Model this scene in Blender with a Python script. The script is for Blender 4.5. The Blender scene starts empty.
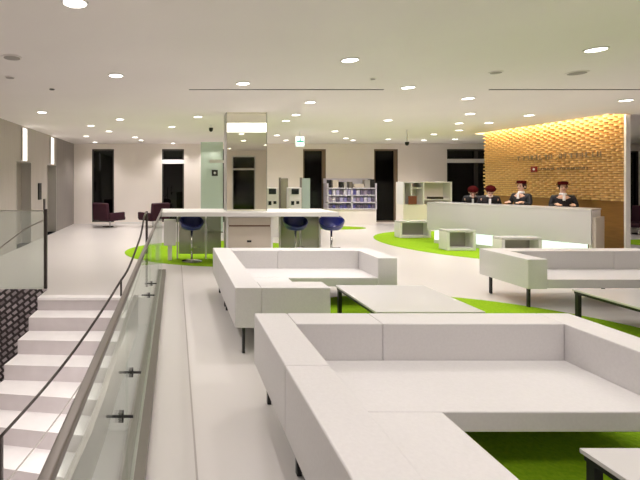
import bpy, bmesh, math, random
from mathutils import Vector, Matrix
random.seed(7)
C = bpy.context.scene.collection
SC = bpy.context.scene
PI = math.pi
F = 436.0; PX = 175.0; PY = 179.0; EYE = 1.6

# ---------------------------------------------------------------- camera
cam = bpy.data.cameras.new('camera'); cam.sensor_width = 36; cam.lens = 36 * F / 640
cam.shift_x = (320 - PX) / 640; cam.shift_y = -(240 - PY) / 640
cam.clip_start = 0.05; cam.clip_end = 100
co = bpy.data.objects.new('camera', cam); C.objects.link(co)
co.location = (0, 0, EYE); co.rotation_euler = (PI / 2, 0, 0); SC.camera = co
# ---------------------------------------------------------------- world / exposure
w = bpy.data.worlds.new('night'); SC.world = w; w.use_nodes = True
w.node_tree.nodes['Background'].inputs[0].default_value = (0.010, 0.011, 0.014, 1)
w.node_tree.nodes['Background'].inputs[1].default_value = 0.5
SC.view_settings.view_transform = 'Standard'; SC.view_settings.look = 'None'
SC.view_settings.gamma = 1.0; SC.view_settings.use_curve_mapping = False
SC.view_settings.exposure = 0.04
WARM = (1.0, 0.945, 0.925)
SPOT_W = 88.0

ZN = 2.84; ZF = 2.86; STEP = 8.07     # near ceiling, far ceiling, where they meet
XL = -3.62; XR = 17.5; YB = 15.6; YR = -2.6

def area(name, loc, rot, sx, sy, power, col=WARM):
    l = bpy.data.lights.new(name, 'AREA'); l.shape = 'RECTANGLE'; l.size = sx; l.size_y = sy
    l.energy = power; l.color = col
    o = bpy.data.objects.new(name, l); C.objects.link(o); o.location = loc; o.rotation_euler = rot
    return o

# ---------------------------------------------------------------- materials
def mat(name, col, rough=0.5, metal=0.0, emit=None, estr=0.0, spec=0.5, trans=0.0, ior=1.45, coat=0.0):
    m = bpy.data.materials.new(name); m.use_nodes = True
    b = m.node_tree.nodes['Principled BSDF']
    b.inputs['Base Color'].default_value = (*col, 1); b.inputs['Roughness'].default_value = rough
    b.inputs['Metallic'].default_value = metal; b.inputs['Specular IOR Level'].default_value = spec
    b.inputs['Transmission Weight'].default_value = trans; b.inputs['IOR'].default_value = ior
    b.inputs['Coat Weight'].default_value = coat
    if emit: b.inputs['Emission Color'].default_value = (*emit, 1); b.inputs['Emission Strength'].default_value = estr
    return m

def noisy(m, scale, c1, c2, bump=0.0, detail=4, stretch=(1, 1, 1), bdist=0.01):
    nt = m.node_tree; b = nt.nodes['Principled BSDF']
    tc = nt.nodes.new('ShaderNodeTexCoord'); mp = nt.nodes.new('ShaderNodeMapping'); mp.inputs['Scale'].default_value = stretch
    n = nt.nodes.new('ShaderNodeTexNoise'); n.inputs['Scale'].default_value = scale; n.inputs['Detail'].default_value = detail
    r = nt.nodes.new('ShaderNodeValToRGB'); r.color_ramp.elements[0].position = 0.3; r.color_ramp.elements[1].position = 0.7
    r.color_ramp.elements[0].color = (*c1, 1); r.color_ramp.elements[1].color = (*c2, 1)
    L = nt.links.new
    L(tc.outputs['Object'], mp.inputs[0]); L(mp.outputs[0], n.inputs[0]); L(n.outputs[0], r.inputs[0]); L(r.outputs[0], b.inputs['Base Color'])
    if bump:
        bp = nt.nodes.new('ShaderNodeBump'); bp.inputs['Strength'].default_value = bump; bp.inputs['Distance'].default_value = bdist
        L(n.outputs[0], bp.inputs['Height']); L(bp.outputs[0], b.inputs['Normal'])
    return m

def glass_mat(name, tint=(0.9, 0.97, 0.94), refl=0.10, haze=0.0, hazecol=(0.8, 0.88, 0.84)):
    m = bpy.data.materials.new(name); m.use_nodes = True; nt = m.node_tree; nt.nodes.clear(); L = nt.links.new
    out = nt.nodes.new('ShaderNodeOutputMaterial'); t = nt.nodes.new('ShaderNodeBsdfTransparent'); t.inputs[0].default_value = (*tint, 1)
    g = nt.nodes.new('ShaderNodeBsdfGlossy'); g.inputs[0].default_value = (0.95, 1, 0.98, 1); g.inputs['Roughness'].default_value = 0.02
    lw = nt.nodes.new('ShaderNodeLayerWeight'); lw.inputs[0].default_value = 0.25
    mm = nt.nodes.new('ShaderNodeMath'); mm.operation = 'MULTIPLY_ADD'; mm.inputs[1].default_value = 0.30; mm.inputs[2].default_value = refl * 0.5
    L(lw.outputs['Fresnel'], mm.inputs[0])
    mx = nt.nodes.new('ShaderNodeMixShader'); L(mm.outputs[0], mx.inputs[0])
    if haze:
        d = nt.nodes.new('ShaderNodeBsdfDiffuse'); d.inputs[0].default_value = (*hazecol, 1)
        m2 = nt.nodes.new('ShaderNodeMixShader'); m2.inputs[0].default_value = haze
        L(t.outputs[0], m2.inputs[1]); L(d.outputs[0], m2.inputs[2]); L(m2.outputs[0], mx.inputs[1])
    else:
        L(t.outputs[0], mx.inputs[1])
    L(g.outputs[0], mx.inputs[2]); L(mx.outputs[0], out.inputs[0])
    return m

M = {}
M['ceiling'] = noisy(mat('ceiling_paint', (0.6, 0.56, 0.51), 0.85, spec=0.2), 0.7, (0.90, 0.85, 0.825), (0.93, 0.88, 0.855))
M['wall'] = noisy(mat('cream_wall', (0.75, 0.68, 0.6), 0.7, spec=0.25), 1.0, (0.90, 0.83, 0.77), (0.93, 0.86, 0.80))
M['white'] = mat('white_paint', (0.80, 0.78, 0.76), 0.45)
M['taupe'] = noisy(mat('taupe_panel', (0.36, 0.32, 0.28), 0.5, spec=0.3), 3, (0.48, 0.435, 0.40), (0.52, 0.475, 0.435), stretch=(1, 6, 0.3))
M['taupe_dark'] = noisy(mat('dark_taupe_panel', (0.22, 0.2, 0.18), 0.45, spec=0.3), 3, (0.26, 0.235, 0.215), (0.31, 0.28, 0.26), stretch=(1, 6, 0.3))
M['lift_door'] = mat('lift_door', (0.42, 0.38, 0.34), 0.35, 0.3)
M['leather'] = noisy(mat('white_leather', (0.8, 0.78, 0.75), 0.48, spec=0.4), 60, (0.69, 0.665, 0.66), (0.725, 0.70, 0.695), bump=0.12, bdist=0.002)
M['table_white'] = mat('white_lacquer', (0.64, 0.62, 0.61), 0.22, coat=0.3)
M['black_metal'] = mat('dark_frame', (0.035, 0.035, 0.035), 0.35, 0.4)
M['steel'] = mat('brushed_steel', (0.22, 0.195, 0.175), 0.38, 0.55)
M['steel_light'] = mat('satin_steel', (0.50, 0.48, 0.45), 0.35, 0.5)
M['chrome'] = mat('chrome', (0.6, 0.6, 0.6), 0.12, 1.0)
M['rail_dark'] = mat('dark_rail', (0.06, 0.05, 0.045), 0.35, 0.5)
M['glass'] = glass_mat('clear_glass', (0.96, 0.98, 0.965), 0.06, 0.03, (0.72, 0.76, 0.71))
M['glass_left'] = glass_mat('green_edge_glass', (0.95, 0.98, 0.96), 0.10, 0.15, (0.80, 0.83, 0.78))
M['glass_green'] = glass_mat('frosted_green_glass', (0.84, 0.93, 0.88), 0.10, 0.55, (0.68, 0.80, 0.73))
M['glass_dark'] = glass_mat('night_glass', (0.25, 0.26, 0.26), 0.05)
M['glass_smoke'] = glass_mat('smoked_olive_glass', (0.62, 0.62, 0.52), 0.12, 0.45, (0.40, 0.40, 0.31))
M['mirror'] = mat('champagne_mirror', (0.84, 0.83, 0.70), 0.025, 1.0)
M['dark_frame'] = mat('window_frame_dark', (0.05, 0.045, 0.04), 0.4, 0.3)
M['brown_frame'] = mat('bronze_frame', (0.22, 0.16, 0.11), 0.4, 0.3)
M['night'] = mat('night_outside', (0.010, 0.011, 0.012), 0.9)
M['blue'] = mat('blue_shell', (0.012, 0.018, 0.16), 0.3, coat=0.4)
M['maroon'] = noisy(mat('maroon_fabric', (0.07, 0.01, 0.025), 0.8), 80, (0.03, 0.004, 0.012), (0.045, 0.006, 0.017))
M['lamp'] = mat('lamp_glow', (1, 1, 1), 0.5, emit=(1, 0.95, 0.86), estr=9)
M['slot_glow'] = mat('wall_slot_glow', (1, 1, 1), 0.5, emit=(1, 0.93, 0.86), estr=1.5)
M['band_glow'] = mat('column_band_glow', (1, 1, 1), 0.5, emit=(1, 0.97, 0.86), estr=2.0)
M['cool_glow'] = mat('counter_glow', (1, 1, 1), 0.5, emit=(0.78, 1.0, 0.93), estr=0.95)
M['black'] = mat('black', (0.015, 0.014, 0.014), 0.5)
M['grey'] = mat('grey_grille', (0.38, 0.35, 0.32), 0.6)
M['brown_wood'] = noisy(mat('brown_wood_base', (0.2, 0.1, 0.03), 0.5), 4, (0.20, 0.09, 0.018), (0.26, 0.12, 0.026), stretch=(1, 1, 12))
M['slat_wood'] = noisy(mat('honey_wood', (0.6, 0.35, 0.12), 0.5), 5, (0.66, 0.41, 0.15), (0.77, 0.50, 0.20), stretch=(1, 1, 14))
M['letter'] = mat('grey_letter', (0.26, 0.20, 0.12), 0.4, 0.3)
M['red'] = mat('emblem_red', (0.22, 0.015, 0.01), 0.4)
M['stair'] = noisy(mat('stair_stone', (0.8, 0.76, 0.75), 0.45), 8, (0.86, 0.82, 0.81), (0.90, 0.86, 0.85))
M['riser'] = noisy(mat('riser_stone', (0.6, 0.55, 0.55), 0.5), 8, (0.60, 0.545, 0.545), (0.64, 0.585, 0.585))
M['shelf_lilac'] = mat('shelf_paint', (0.70, 0.66, 0.74), 0.5)
M['skin'] = mat('skin', (0.62, 0.38, 0.27), 0.55)
M['hair'] = mat('dark_hair', (0.03, 0.012, 0.008), 0.5)
M['hat'] = mat('dark_red_hat', (0.045, 0.003, 0.003), 0.9, spec=0.05)
M['suit'] = mat('black_suit', (0.012, 0.011, 0.015), 0.75)
M['scarf'] = mat('white_scarf', (0.8, 0.78, 0.78), 0.7)
M['cabinet'] = mat('cabinet_beige', (0.60, 0.53, 0.45), 0.45)
M['exit_green'] = mat('sign_green', (0.02, 0.25, 0.14), 0.5, emit=(0.05, 0.55, 0.35), estr=0.7)
M['exit_white'] = mat('sign_white', (0.9, 0.95, 0.92), 0.5, emit=(0.85, 1, 0.95), estr=1.2)
M['screen'] = mat('kiosk_screen', (0.02, 0.025, 0.025), 0.15)
M['poster'] = mat('poster_brown', (0.22, 0.07, 0.04), 0.6)

# floor: warm white resin with faint clouding
m = mat('white_floor', (0.7, 0.65, 0.62), 0.28, spec=0.35, coat=0.0); noisy(m, 0.35, (0.63, 0.59, 0.565), (0.68, 0.64, 0.615), detail=2); M['floor'] = m
# grass green carpet
m = mat('green_carpet', (0.25, 0.42, 0.01), 0.9, spec=0.1); noisy(m, 40, (0.20, 0.37, 0.008), (0.29, 0.47, 0.015), bump=0.4, bdist=0.01); M['carpet'] = m
# stairwell mosaic: diagonal dark and light tiles
m = mat('stairwell_mosaic', (0.1, 0.09, 0.09), 0.5); nt = m.node_tree
tc = nt.nodes.new('ShaderNodeTexCoord'); mp = nt.nodes.new('ShaderNodeMapping'); mp.inputs['Rotation'].default_value = (0, math.radians(38), 0)
mp.inputs['Scale'].default_value = (1, 1, 1)
ck = nt.nodes.new('ShaderNodeTexBrick'); ck.inputs['Color1'].default_value = (0.62, 0.55, 0.57, 1); ck.inputs['Color2'].default_value = (0.22, 0.18, 0.19, 1)
ck.inputs['Mortar'].default_value = (0.05, 0.04, 0.042, 1); ck.inputs['Scale'].default_value = 1.0
ck.inputs['Brick Width'].default_value = 0.11; ck.inputs['Row Height'].default_value = 0.075; ck.inputs['Mortar Size'].default_value = 0.018
sw = nt.nodes.new('ShaderNodeSeparateXYZ'); cb = nt.nodes.new('ShaderNodeCombineXYZ')
nt.links.new(tc.outputs['Object'], mp.inputs[0]); nt.links.new(mp.outputs[0], sw.inputs[0])
nt.links.new(sw.outputs[0], cb.inputs[0]); nt.links.new(sw.outputs[2], cb.inputs[1]); nt.links.new(cb.outputs[0], ck.inputs[0])
nt.links.new(ck.outputs[0], nt.nodes['Principled BSDF'].inputs['Base Color']); M['mosaic'] = m

# ---------------------------------------------------------------- mesh helpers
def box(bm, x0, x1, y0, y1, z0, z1, rot=None, piv=(0, 0, 0)):
    vs = [bm.verts.new((x, y, z)) for x in (x0, x1) for y in (y0, y1) for z in (z0, z1)]
    for f in ((0, 1, 3, 2), (4, 6, 7, 5), (0, 4, 5, 1), (2, 3, 7, 6), (0, 2, 6, 4), (1, 5, 7, 3)):
        bm.faces.new([vs[i] for i in f])
    if rot: bmesh.ops.rotate(bm, verts=vs, cent=piv, matrix=rot)
    return vs

def bx(*a):
    bm = bmesh.new(); box(bm, *a); return bm

def cyl(bm, p0, p1, r0, r1=None, n=16, caps=True):
    r1 = r0 if r1 is None else r1
    p0, p1 = Vector(p0), Vector(p1); d = (p1 - p0).normalized()
    a = Vector((0, 0, 1)) if abs(d.z) < 0.9 else Vector((1, 0, 0))
    u = d.cross(a).normalized(); v = d.cross(u)
    A = [bm.verts.new(p0 + (u * math.cos(2 * PI * i / n) + v * math.sin(2 * PI * i / n)) * r0) for i in range(n)]
    B = [bm.verts.new(p1 + (u * math.cos(2 * PI * i / n) + v * math.sin(2 * PI * i / n)) * r1) for i in range(n)]
    for i in range(n): bm.faces.new((A[i], A[(i + 1) % n], B[(i + 1) % n], B[i]))
    if caps: bm.faces.new(A[::-1]); bm.faces.new(B)

def tube(bm, pts, r, n=10):
    P = [Vector(p) for p in pts]; rings = []
    for i, p in enumerate(P):
        d = (P[min(i + 1, len(P) - 1)] - P[max(i - 1, 0)]).normalized()
        a = Vector((0, 0, 1)) if abs(d.z) < 0.95 else Vector((1, 0, 0))
        u = d.cross(a).normalized(); v = d.cross(u)
        rings.append([bm.verts.new(p + (u * math.cos(2 * PI * k / n) + v * math.sin(2 * PI * k / n)) * r) for k in range(n)])
    for a, b in zip(rings, rings[1:]):
        for k in range(n): bm.faces.new((a[k], a[(k + 1) % n], b[(k + 1) % n], b[k]))
    bm.faces.new(rings[0][::-1]); bm.faces.new(rings[-1])

def lathe(bm, prof, n=24, c=(0, 0)):
    rings = [[bm.verts.new((c[0] + r * math.cos(2 * PI * k / n), c[1] + r * math.sin(2 * PI * k / n), z)) for k in range(n)] for r, z in prof]
    for a, b in zip(rings, rings[1:]):
        for k in range(n): bm.faces.new((a[k], a[(k + 1) % n], b[(k + 1) % n], b[k]))
    bm.faces.new(rings[0][::-1]); bm.faces.new(rings[-1])

def prism(bm, poly, z0, z1):
    A = [bm.verts.new((x, y, z0)) for x, y in poly]; B = [bm.verts.new((x, y, z1)) for x, y in poly]
    n = len(poly)
    for i in range(n): bm.faces.new((A[i], A[(i + 1) % n], B[(i + 1) % n], B[i]))
    bm.faces.new(A[::-1]); bm.faces.new(B)

def obj(name, bm, m, parent=None, bevel=0.0, seg=3, smooth=False):
    bmesh.ops.recalc_face_normals(bm, faces=bm.faces)
    me = bpy.data.meshes.new(name); bm.to_mesh(me); bm.free()
    me.materials.append(M[m] if isinstance(m, str) else m)
    if smooth:
        for p in me.polygons: p.use_smooth = True
    o = bpy.data.objects.new(name, me); C.objects.link(o)
    if parent: o.parent = parent
    if bevel:
        b = o.modifiers.new('bevel', 'BEVEL'); b.width = bevel; b.segments = seg; b.limit_method = 'ANGLE'
        for p in me.polygons: p.use_smooth = True
        wn = o.modifiers.new('wn', 'WEIGHTED_NORMAL')
    return o

def tag(o, label, cat, group=None):
    o['label'] = label; o['category'] = cat
    if group: o['group'] = group
    return o

def thing(name, label, cat, loc=(0, 0, 0), rz=0.0, group=None):
    o = bpy.data.objects.new(name, None); C.objects.link(o); o.location = loc; o.rotation_euler = (0, 0, rz)
    o.empty_display_size = 0.1
    return tag(o, label, cat, group)

def struct(name, bm, m, parent=None, **k):
    o = obj(name, bm, m, parent, **k)
    if not parent: o['kind'] = 'structure'
    return o

def dup(root, loc, rz, label, group=None):
    r = root.copy(); C.objects.link(r); r.location = loc; r.rotation_euler = (0, 0, rz); r['label'] = label
    if group: r['group'] = group
    for ch in list(root.children):
        c = ch.copy(); C.objects.link(c); c.parent = r
        for g in ch.children:
            d = g.copy(); C.objects.link(d); d.parent = c
    return r

def at(px, d): return (px - PX) * d / F          # world x of a column of the photo at distance d

# ================================================================ SETTING
bm = bmesh.new()
box(bm, -0.29, XR, YR, YB, -0.35, 0)
box(bm, XL, -0.29, 6.34, YB, -0.35, 0)
box(bm, -1.85, -0.29, 5.89, 6.34, -0.35, 0)
struct('floor', bm, 'floor')
bm = bmesh.new(); box(bm, XL, -0.29, YR, 6.34, -2.2, -2.06); struct('floor_lower', bm, 'floor')
struct('trim_floor_joint', bx(0.112, 0.124, YR, 15.4, 0.0, 0.0015), mat('joint_grey', (0.42, 0.38, 0.35), 0.5))
struct('trim_landing_nosing', bx(-1.85, -0.58, 5.86, 6.0, -0.03, 0.004), 'stair')

# ceiling near and far, with the slot over the feature wall cut out
hx0, hx1, hy0, hy1 = 8.40, 8.90, 8.45, 12.25
struct('ceiling', bx(XL, XR, YR, STEP, ZN, ZN + 0.4), 'ceiling')
bm = bmesh.new()
box(bm, XL, hx0, STEP, YB, ZF, ZF + 0.35); box(bm, hx1, XR, STEP, YB, ZF, ZF + 0.35)
box(bm, hx0, hx1, STEP, hy0, ZF, ZF + 0.35); box(bm, hx0, hx1, hy1, YB, ZF, ZF + 0.35)
box(bm, hx0, hx1, hy0, hy1, ZF + 0.30, ZF + 0.35)
struct('ceiling_far', bm, 'ceiling')
# outer walls
def wall_with_openings(name, x0, x1, y0, y1, z0, z1, ops, m):
    bm = bmesh.new(); x = x0
    for a, b, za, zb in sorted(ops):
        box(bm, x, a, y0, y1, z0, z1); box(bm, a, b, y0, y1, zb, z1)
        if za > z0: box(bm, a, b, y0, y1, z0, za)
        x = b
    box(bm, x, x1, y0, y1, z0, z1)
    return struct(name, bm, m)
wins = [(at(92, YB), at(114, YB), 0.06, 2.67, None, 'dark_frame'),
        (at(162, YB), at(184, YB), 0.06, 2.67, 2.22, 'dark_frame'),
        (at(222, YB), at(240, YB), 0.06, 2.67, None, 'dark_frame'),
        (at(303, YB), at(326, YB), 0.06, 2.67, None, 'brown_frame'),
        (at(374, YB), at(398, YB), 0.06, 2.67, None, 'brown_frame'),
        (at(447, YB), at(500, YB), 0.06, 2.67, 2.25, 'dark_frame'),
        (at(628, YB), at(639, YB), 0.06, 2.60, None, 'dark_frame')]
wall_with_openings('wall_back', XL - 0.2, XR, YB, YB + 0.3, 0, ZF, [q[:4] for q in wins], 'wall')
for i, (a, b, z0, z1, tr, fm) in enumerate(wins):
    bm = bmesh.new(); e = 0.05
    box(bm, a, a + e, YB + 0.02, YB + 0.12, z0, z1); box(bm, b - e * (2.6 if fm == 'brown_frame' else 1), b, YB + 0.02, YB + 0.12, z0, z1)
    box(bm, a + e, b - e, YB + 0.02, YB + 0.12, z1 - 0.06, z1); box(bm, a + e, b - e, YB + 0.02, YB + 0.12, z0, z0 + 0.05)
    if i == 5: box(bm, at(475, YB), at(478.5, YB), YB + 0.02, YB + 0.12, z0, z1)
    f = struct('window_%d' % (i + 1), bm, fm)
    obj('glass_pane', bx(a + e, b - e, YB + 0.07, YB + 0.085, z0 + 0.05, z1 - 0.06), 'glass_dark', f)
    if tr: obj('transom_bar', bx(a, b, YB - 0.01, YB + 0.13, tr - 0.07, tr + 0.07), 'white', f)
    obj('night_backdrop', bx(a + e, b - e, YB + 0.20, YB + 0.22, z0, z1), 'night', f)  # dark sheet behind the glass standing in for the night outside
# left wall with two lift openings
lo = [(9.93, 10.98), (12.30, 13.30)]
bm = bmesh.new()
y = YR
for a, b in lo:
    box(bm, XL - 0.35, XL, y, a, -3.6 if y < 0 else 0, ZF); box(bm, XL - 0.35, XL, a, b, 2.03, ZF); y = b
struct('wall_left', bm, 'taupe')
struct('wall_left_end', bx(XL - 0.35, XL, 13.30, YB, 0, ZF), 'taupe_dark')
for i, (a, b) in enumerate(lo):
    bm = bmesh.new(); box(bm, XL - 0.30, XL - 0.24, a, (a + b) / 2 - 0.005, 0, 2.03); box(bm, XL - 0.30, XL - 0.24, (a + b) / 2 + 0.005, b, 0, 2.03)
    d = struct('door_%d' % (i + 1), bm, 'lift_door')
    bm = bmesh.new(); box(bm, XL - 0.24, XL + 0.004, a, a + 0.03, 0, 2.03); box(bm, XL - 0.24, XL + 0.004, b - 0.03, b, 0, 2.03); box(bm, XL - 0.24, XL + 0.004, a + 0.03, b - 0.03, 2.0, 2.03)
    obj('door_jamb', bm, 'steel_light', d)
struct('wall_right', bx(XR, XR + 0.2, YR, YB, 0, ZF), 'wall')
wall_with_openings('wall_rear', XL - 0.2, XR, YR - 0.2, YR, -3.6, ZF, [(2.48, 3.53, 0.05, 2.62)], 'wall')
bm = bmesh.new(); box(bm, 2.48, 2.53, YR - 0.12, YR - 0.02, 0.05, 2.62); box(bm, 3.48, 3.53, YR - 0.12, YR - 0.02, 0.05, 2.62)
box(bm, 2.53, 3.48, YR - 0.12, YR - 0.02, 2.0, 2.06); box(bm, 2.53, 3.48, YR - 0.12, YR - 0.02, 2.56, 2.62)
f = struct('window_8', bm, 'white'); obj('glass_pane', bx(2.53, 3.48, YR - 0.08, YR - 0.065, 0.05, 2.56), 'glass_dark', f)
obj('night_backdrop', bx(2.53, 3.48, YR - 0.19, YR - 0.17, 0.05, 2.56), 'night', f)  # dark sheet in place of the night outside
# stairwell sides
struct('wall_stairwell', bx(XL, -1.87, 6.34, 6.44, -2.06, -0.36), 'mosaic')
struct('wall_stairwell_side', bx(-0.29, -0.19, YR, 6.34, -2.06, -0.36), 'white')
struct('wall_stairwell_end', bx(-1.87, -0.29, 6.34, 6.44, -2.06, -0.36), 'white')
struct('trim_slab_edge', bx(XL, -1.86, 6.315, 6.34, -0.36, 0.0), 'mosaic')
struct('baseboard_back', bx(at(115, YB), at(161, YB), YB - 0.015, YB, 0, 0.06), 'white')

# ================================================================ GREEN CARPETS
def ellipse(cx, cy, rx, ry, n=96): return [(cx + rx * math.cos(2 * PI * i / n), cy + ry * math.sin(2 * PI * i / n)) for i in range(n)]
for cx, cy, rx, ry, lab in ((2.95, 3.85, 2.2, 2.2, 'round bright green carpet under the white corner sofas in the foreground'),
                       (1.1, 9.6, 2.2, 1.68, 'oval bright green carpet under the long white bar table'),
                       (7.5, 10.8, 2.3, 2.6, 'oval bright green carpet curving round the white reception counter'),
                       (5.3, 14.3, 0.95, 0.5, 'small green carpet spot near the leaflet rack, beyond the bar table'),
                       (12.6, 10.8, 1.5, 0.75, 'green carpet spot seen past the right edge of the wooden feature wall')):
    bm = bmesh.new(); prism(bm, [(min(px, 8.58 if cx < 9 else 99) - cx, py - cy) for px, py in ellipse(cx, cy, rx, ry)], 0, 0.003)
    o = obj('carpet', bm, 'carpet'); o.location = (cx, cy, 0.0005); tag(o, lab, 'carpet', 'green carpets')

# ================================================================ SOFAS
def make_sofa(label, x0, y0, W, D=2.28, mirror=False, T=0.24, SD=0.60, SW=0.59):
    """corner at back; long side on the left (right when mirrored), short arm on the other side. y0 = back outer face."""
    t = thing('corner_sofa', label, 'sofa', (x0, y0 - D / 2, 0), 0, 'white modular corner sofas')
    s = -1 if mirror else 1
    ox = 0
    def X(a, b):
        return (a, b) if not mirror else (W - b, W - a)
    def P(name, a, b, y0_, y1_, z0, z1, bev=0.009):
        xa, xb = X(a, b); g = 0.0008
        return obj(name, bx(xa + g, xb - g, y0_ + D / 2 + g, y1_ + D / 2 - g, z0, z1), 'leather', t, bevel=bev)
    H, S, B = 0.62, 0.375, 0.255
    yf = -(T + SD)           # front of the back seat, measured from the back face
    # corner module
    P('backrest', 0, T, yf, 0, B, H); P('backrest', T, T + SW, -T, 0, B, H); 
    # back run
    x2 = W - T
    P('backrest', T + SW, x2, -T, 0, B, H); P('seat', T, x2, yf, -T, B + 0.01, S)
    # short arm
    P('armrest', x2, W, yf, 0, B, H)
    # long side
    P('backrest', 0, T, -D, yf, B, H); P('seat', T, T + SW, -D + T, yf, B + 0.01, S); P('backrest', T, T + SW, -D, -D + T, B, H)
    for lx, ly in ((0.09, -0.09), (T + SW + 0.0, -0.09), (W - 0.1, -0.09), (0.09, yf + 0.06), (0.09, yf - 0.1), (W - 0.1, yf + 0.12), (0.09, -D + 0.08), (T + SW - 0.08, -D + 0.08), (T + SW - 0.08, yf - 0.12)):
        xa, _ = X(lx, lx)
        bm = bmesh.new(); box(bm, xa - 0.013, xa + 0.013, ly + D / 2 - 0.016, ly + D / 2 + 0.016, 0.004, B); obj('leg', bm, 'black_metal', t)
    bm = bmesh.new(); xa, xb = X(0.14, 0.10 + SW); box(bm, xa, xb, -D + 0.14 + D / 2, -0.14 + D / 2, B - 0.03, B)
    xa, xb = X(0.10 + SW, W - 0.14); box(bm, xa, xb, yf + 0.2 + D / 2, -0.14 + D / 2, B - 0.03, B)
    obj('underframe', bm, 'black_metal', t)
    return t
make_sofa('large white leather corner sofa nearest the camera, filling the foreground', 0.578, 3.19, 2.30, SD=0.655)
make_sofa('white leather corner sofa behind the nearest one, in front of the long bar table', 0.54, 6.22, 2.22, D=2.29, SD=0.57, SW=0.625)
make_sofa('white leather corner sofa at the right edge, in front of the reception counter', 4.31, 6.18, 2.5, mirror=True, SD=0.62)

# ================================================================ LOW TABLES
def low_table(x0, y1, label):
    S = 1.05; H = 0.33
    t = thing('low_table', label, 'table', (x0 + S / 2, y1 - S / 2, 0), 0, 'low white coffee tables')
    h = S / 2
    obj('tabletop', bx(-h, h, -h, h, H - 0.022, H), 'table_white', t, bevel=0.003, seg=2)
    bm = bmesh.new()
    for a in (-h + 0.012, h - 0.037): box(bm, a, a + 0.025, -h + 0.012, h - 0.012, H - 0.05, H - 0.0225)
    for a in (-h + 0.012, h - 0.037): box(bm, -h + 0.037, h - 0.037, a, a + 0.025, H - 0.05, H - 0.0225)
    obj('apron', bm, 'black_metal', t)
    for sx in (-1, 1):
        for sy in (-1, 1):
            bm = bmesh.new(); cx, cy = sx * (h - 0.037), sy * (h - 0.037)
            box(bm, cx - 0.02, cx + 0.02, cy - 0.02, cy + 0.02, 0.004, H - 0.05); obj('leg', bm, 'black_metal', t)
    return t
low_table(1.92, 5.22, 'low square white table between the second sofa and the nearest sofa')
low_table(1.91, 2.06, 'low square white table at the bottom right corner, inside the nearest sofa')
low_table(4.59, 5.04, 'low square white table at the right edge, in front of the right sofa')

# ================================================================ STAIRCASE
R_ = [(-0.56, 5.89), (-0.63, 5.56), (-0.68, 5.20), (-0.74, 4.87), (-0.79, 4.50), (-0.86, 4.16), (-0.96, 3.82), (-1.08, 3.50), (-1.24, 3.18), (-1.44, 2.90), (-1.66, 2.64), (-1.9, 2.42), (-2.15, 2.25)]
L_ = [(-1.86, 5.89), (-1.87, 5.57), (-1.895, 5.25), (-1.94, 4.95), (-2.0, 4.65), (-2.07, 4.36), (-2.16, 4.08), (-2.26, 3.82), (-2.38, 3.58), (-2.52, 3.36), (-2.67, 3.17), (-2.83, 3.02), (-3.0, 2.9)]
st = thing('staircase', 'curved white stone staircase descending towards the camera at the left', 'stairs', (-1.3, 4.5, -2.06))
RISE = 0.17
def stp(p, z): return (p[0] + 1.3, p[1] - 4.5, z + 2.06)
for k in range(11):
    # tread k+1 lies between nosing k and nosing k+1, at depth z = -(k+1)*rise
    z = -(k + 1) * RISE
    a, b, c, d = R_[k], L_[k], L_[k + 1], R_[k + 1]
    bm = bmesh.new()
    top = [bm.verts.new(stp(q, z)) for q in (a, b, c, d)]; bot = [bm.verts.new(stp(q, max(z - RISE, -2.058))) for q in (a, b, c, d)]
    bm.faces.new(top); bm.faces.new(bot[::-1])
    for i in range(4): bm.faces.new((top[i], top[(i + 1) % 4], bot[(i + 1) % 4], bot[i]))
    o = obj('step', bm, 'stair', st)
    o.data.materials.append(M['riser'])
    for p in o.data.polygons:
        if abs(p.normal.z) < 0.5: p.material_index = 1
# riser face under the landing edge
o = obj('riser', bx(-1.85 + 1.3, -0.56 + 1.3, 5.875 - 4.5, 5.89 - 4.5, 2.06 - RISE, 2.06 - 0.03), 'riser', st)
# white underside + curved stringer band on the right of the flight
bm = bmesh.new(); prev = None
for k in range(12):
    x, y = R_[k]; z = -k * RISE
    q = [bm.verts.new(stp((x + 0.001, y), z + 0.03)), bm.verts.new(stp((x + 0.065, y + 0.01), z + 0.03)), bm.verts.new(stp((x + 0.065, y + 0.01), max(z - 0.42, -2.058))), bm.verts.new(stp((x + 0.001, y), max(z - 0.42, -2.058)))]
    if prev:
        for i in range(4): bm.faces.new((prev[i], prev[(i + 1) % 4], q[(i + 1) % 4], q[i]))
    else: bm.faces.new(q)
    prev = q
bm.faces.new(prev[::-1]); obj('stringer', bm, 'steel', st)
# curved steel handrail of the stairs
D_ = [(-0.42, 6.48, 1.10), (-0.415, 5.9, 1.10 ), (-0.425, 5.62, 0.954), (-0.445, 5.39, 0.836), (-0.52, 4.94, 0.604), (-0.60, 4.70, 0.48), (-0.677, 4.47, 0.362), (-0.80, 4.14, 0.192), (-0.94, 3.81, 0.022), (-1.10, 3.50, -0.138), (-1.28, 3.20, -0.292)]
def smooth_pts(P, n=4):
    out = []
    for i in range(len(P) - 1):
        p0, p1, p2, p3 = [Vector(P[max(0, min(len(P) - 1, j))]) for j in (i - 1, i, i + 1, i + 2)]
        for s in range(n):
            t = s / n
            out.append(0.5 * ((2 * p1) + (p2 - p0) * t + (2 * p0 - 5 * p1 + 4 * p2 - p3) * t * t + (3 * p1 - p0 - 3 * p2 + p3) * t ** 3))
    out.append(Vector(P[-1])); return out
hr = thing('stair_handrail', 'thin dark curved handrail running down the right side of the white stairs', 'handrail', (-0.42, 6.48, 0))
off = Vector((-0.42, 6.48, 0))
bm = bmesh.new(); tube(bm, [p - off for p in smooth_pts(D_)], 0.012); obj('rail', bm, 'rail_dark', hr, smooth=True)
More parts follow.
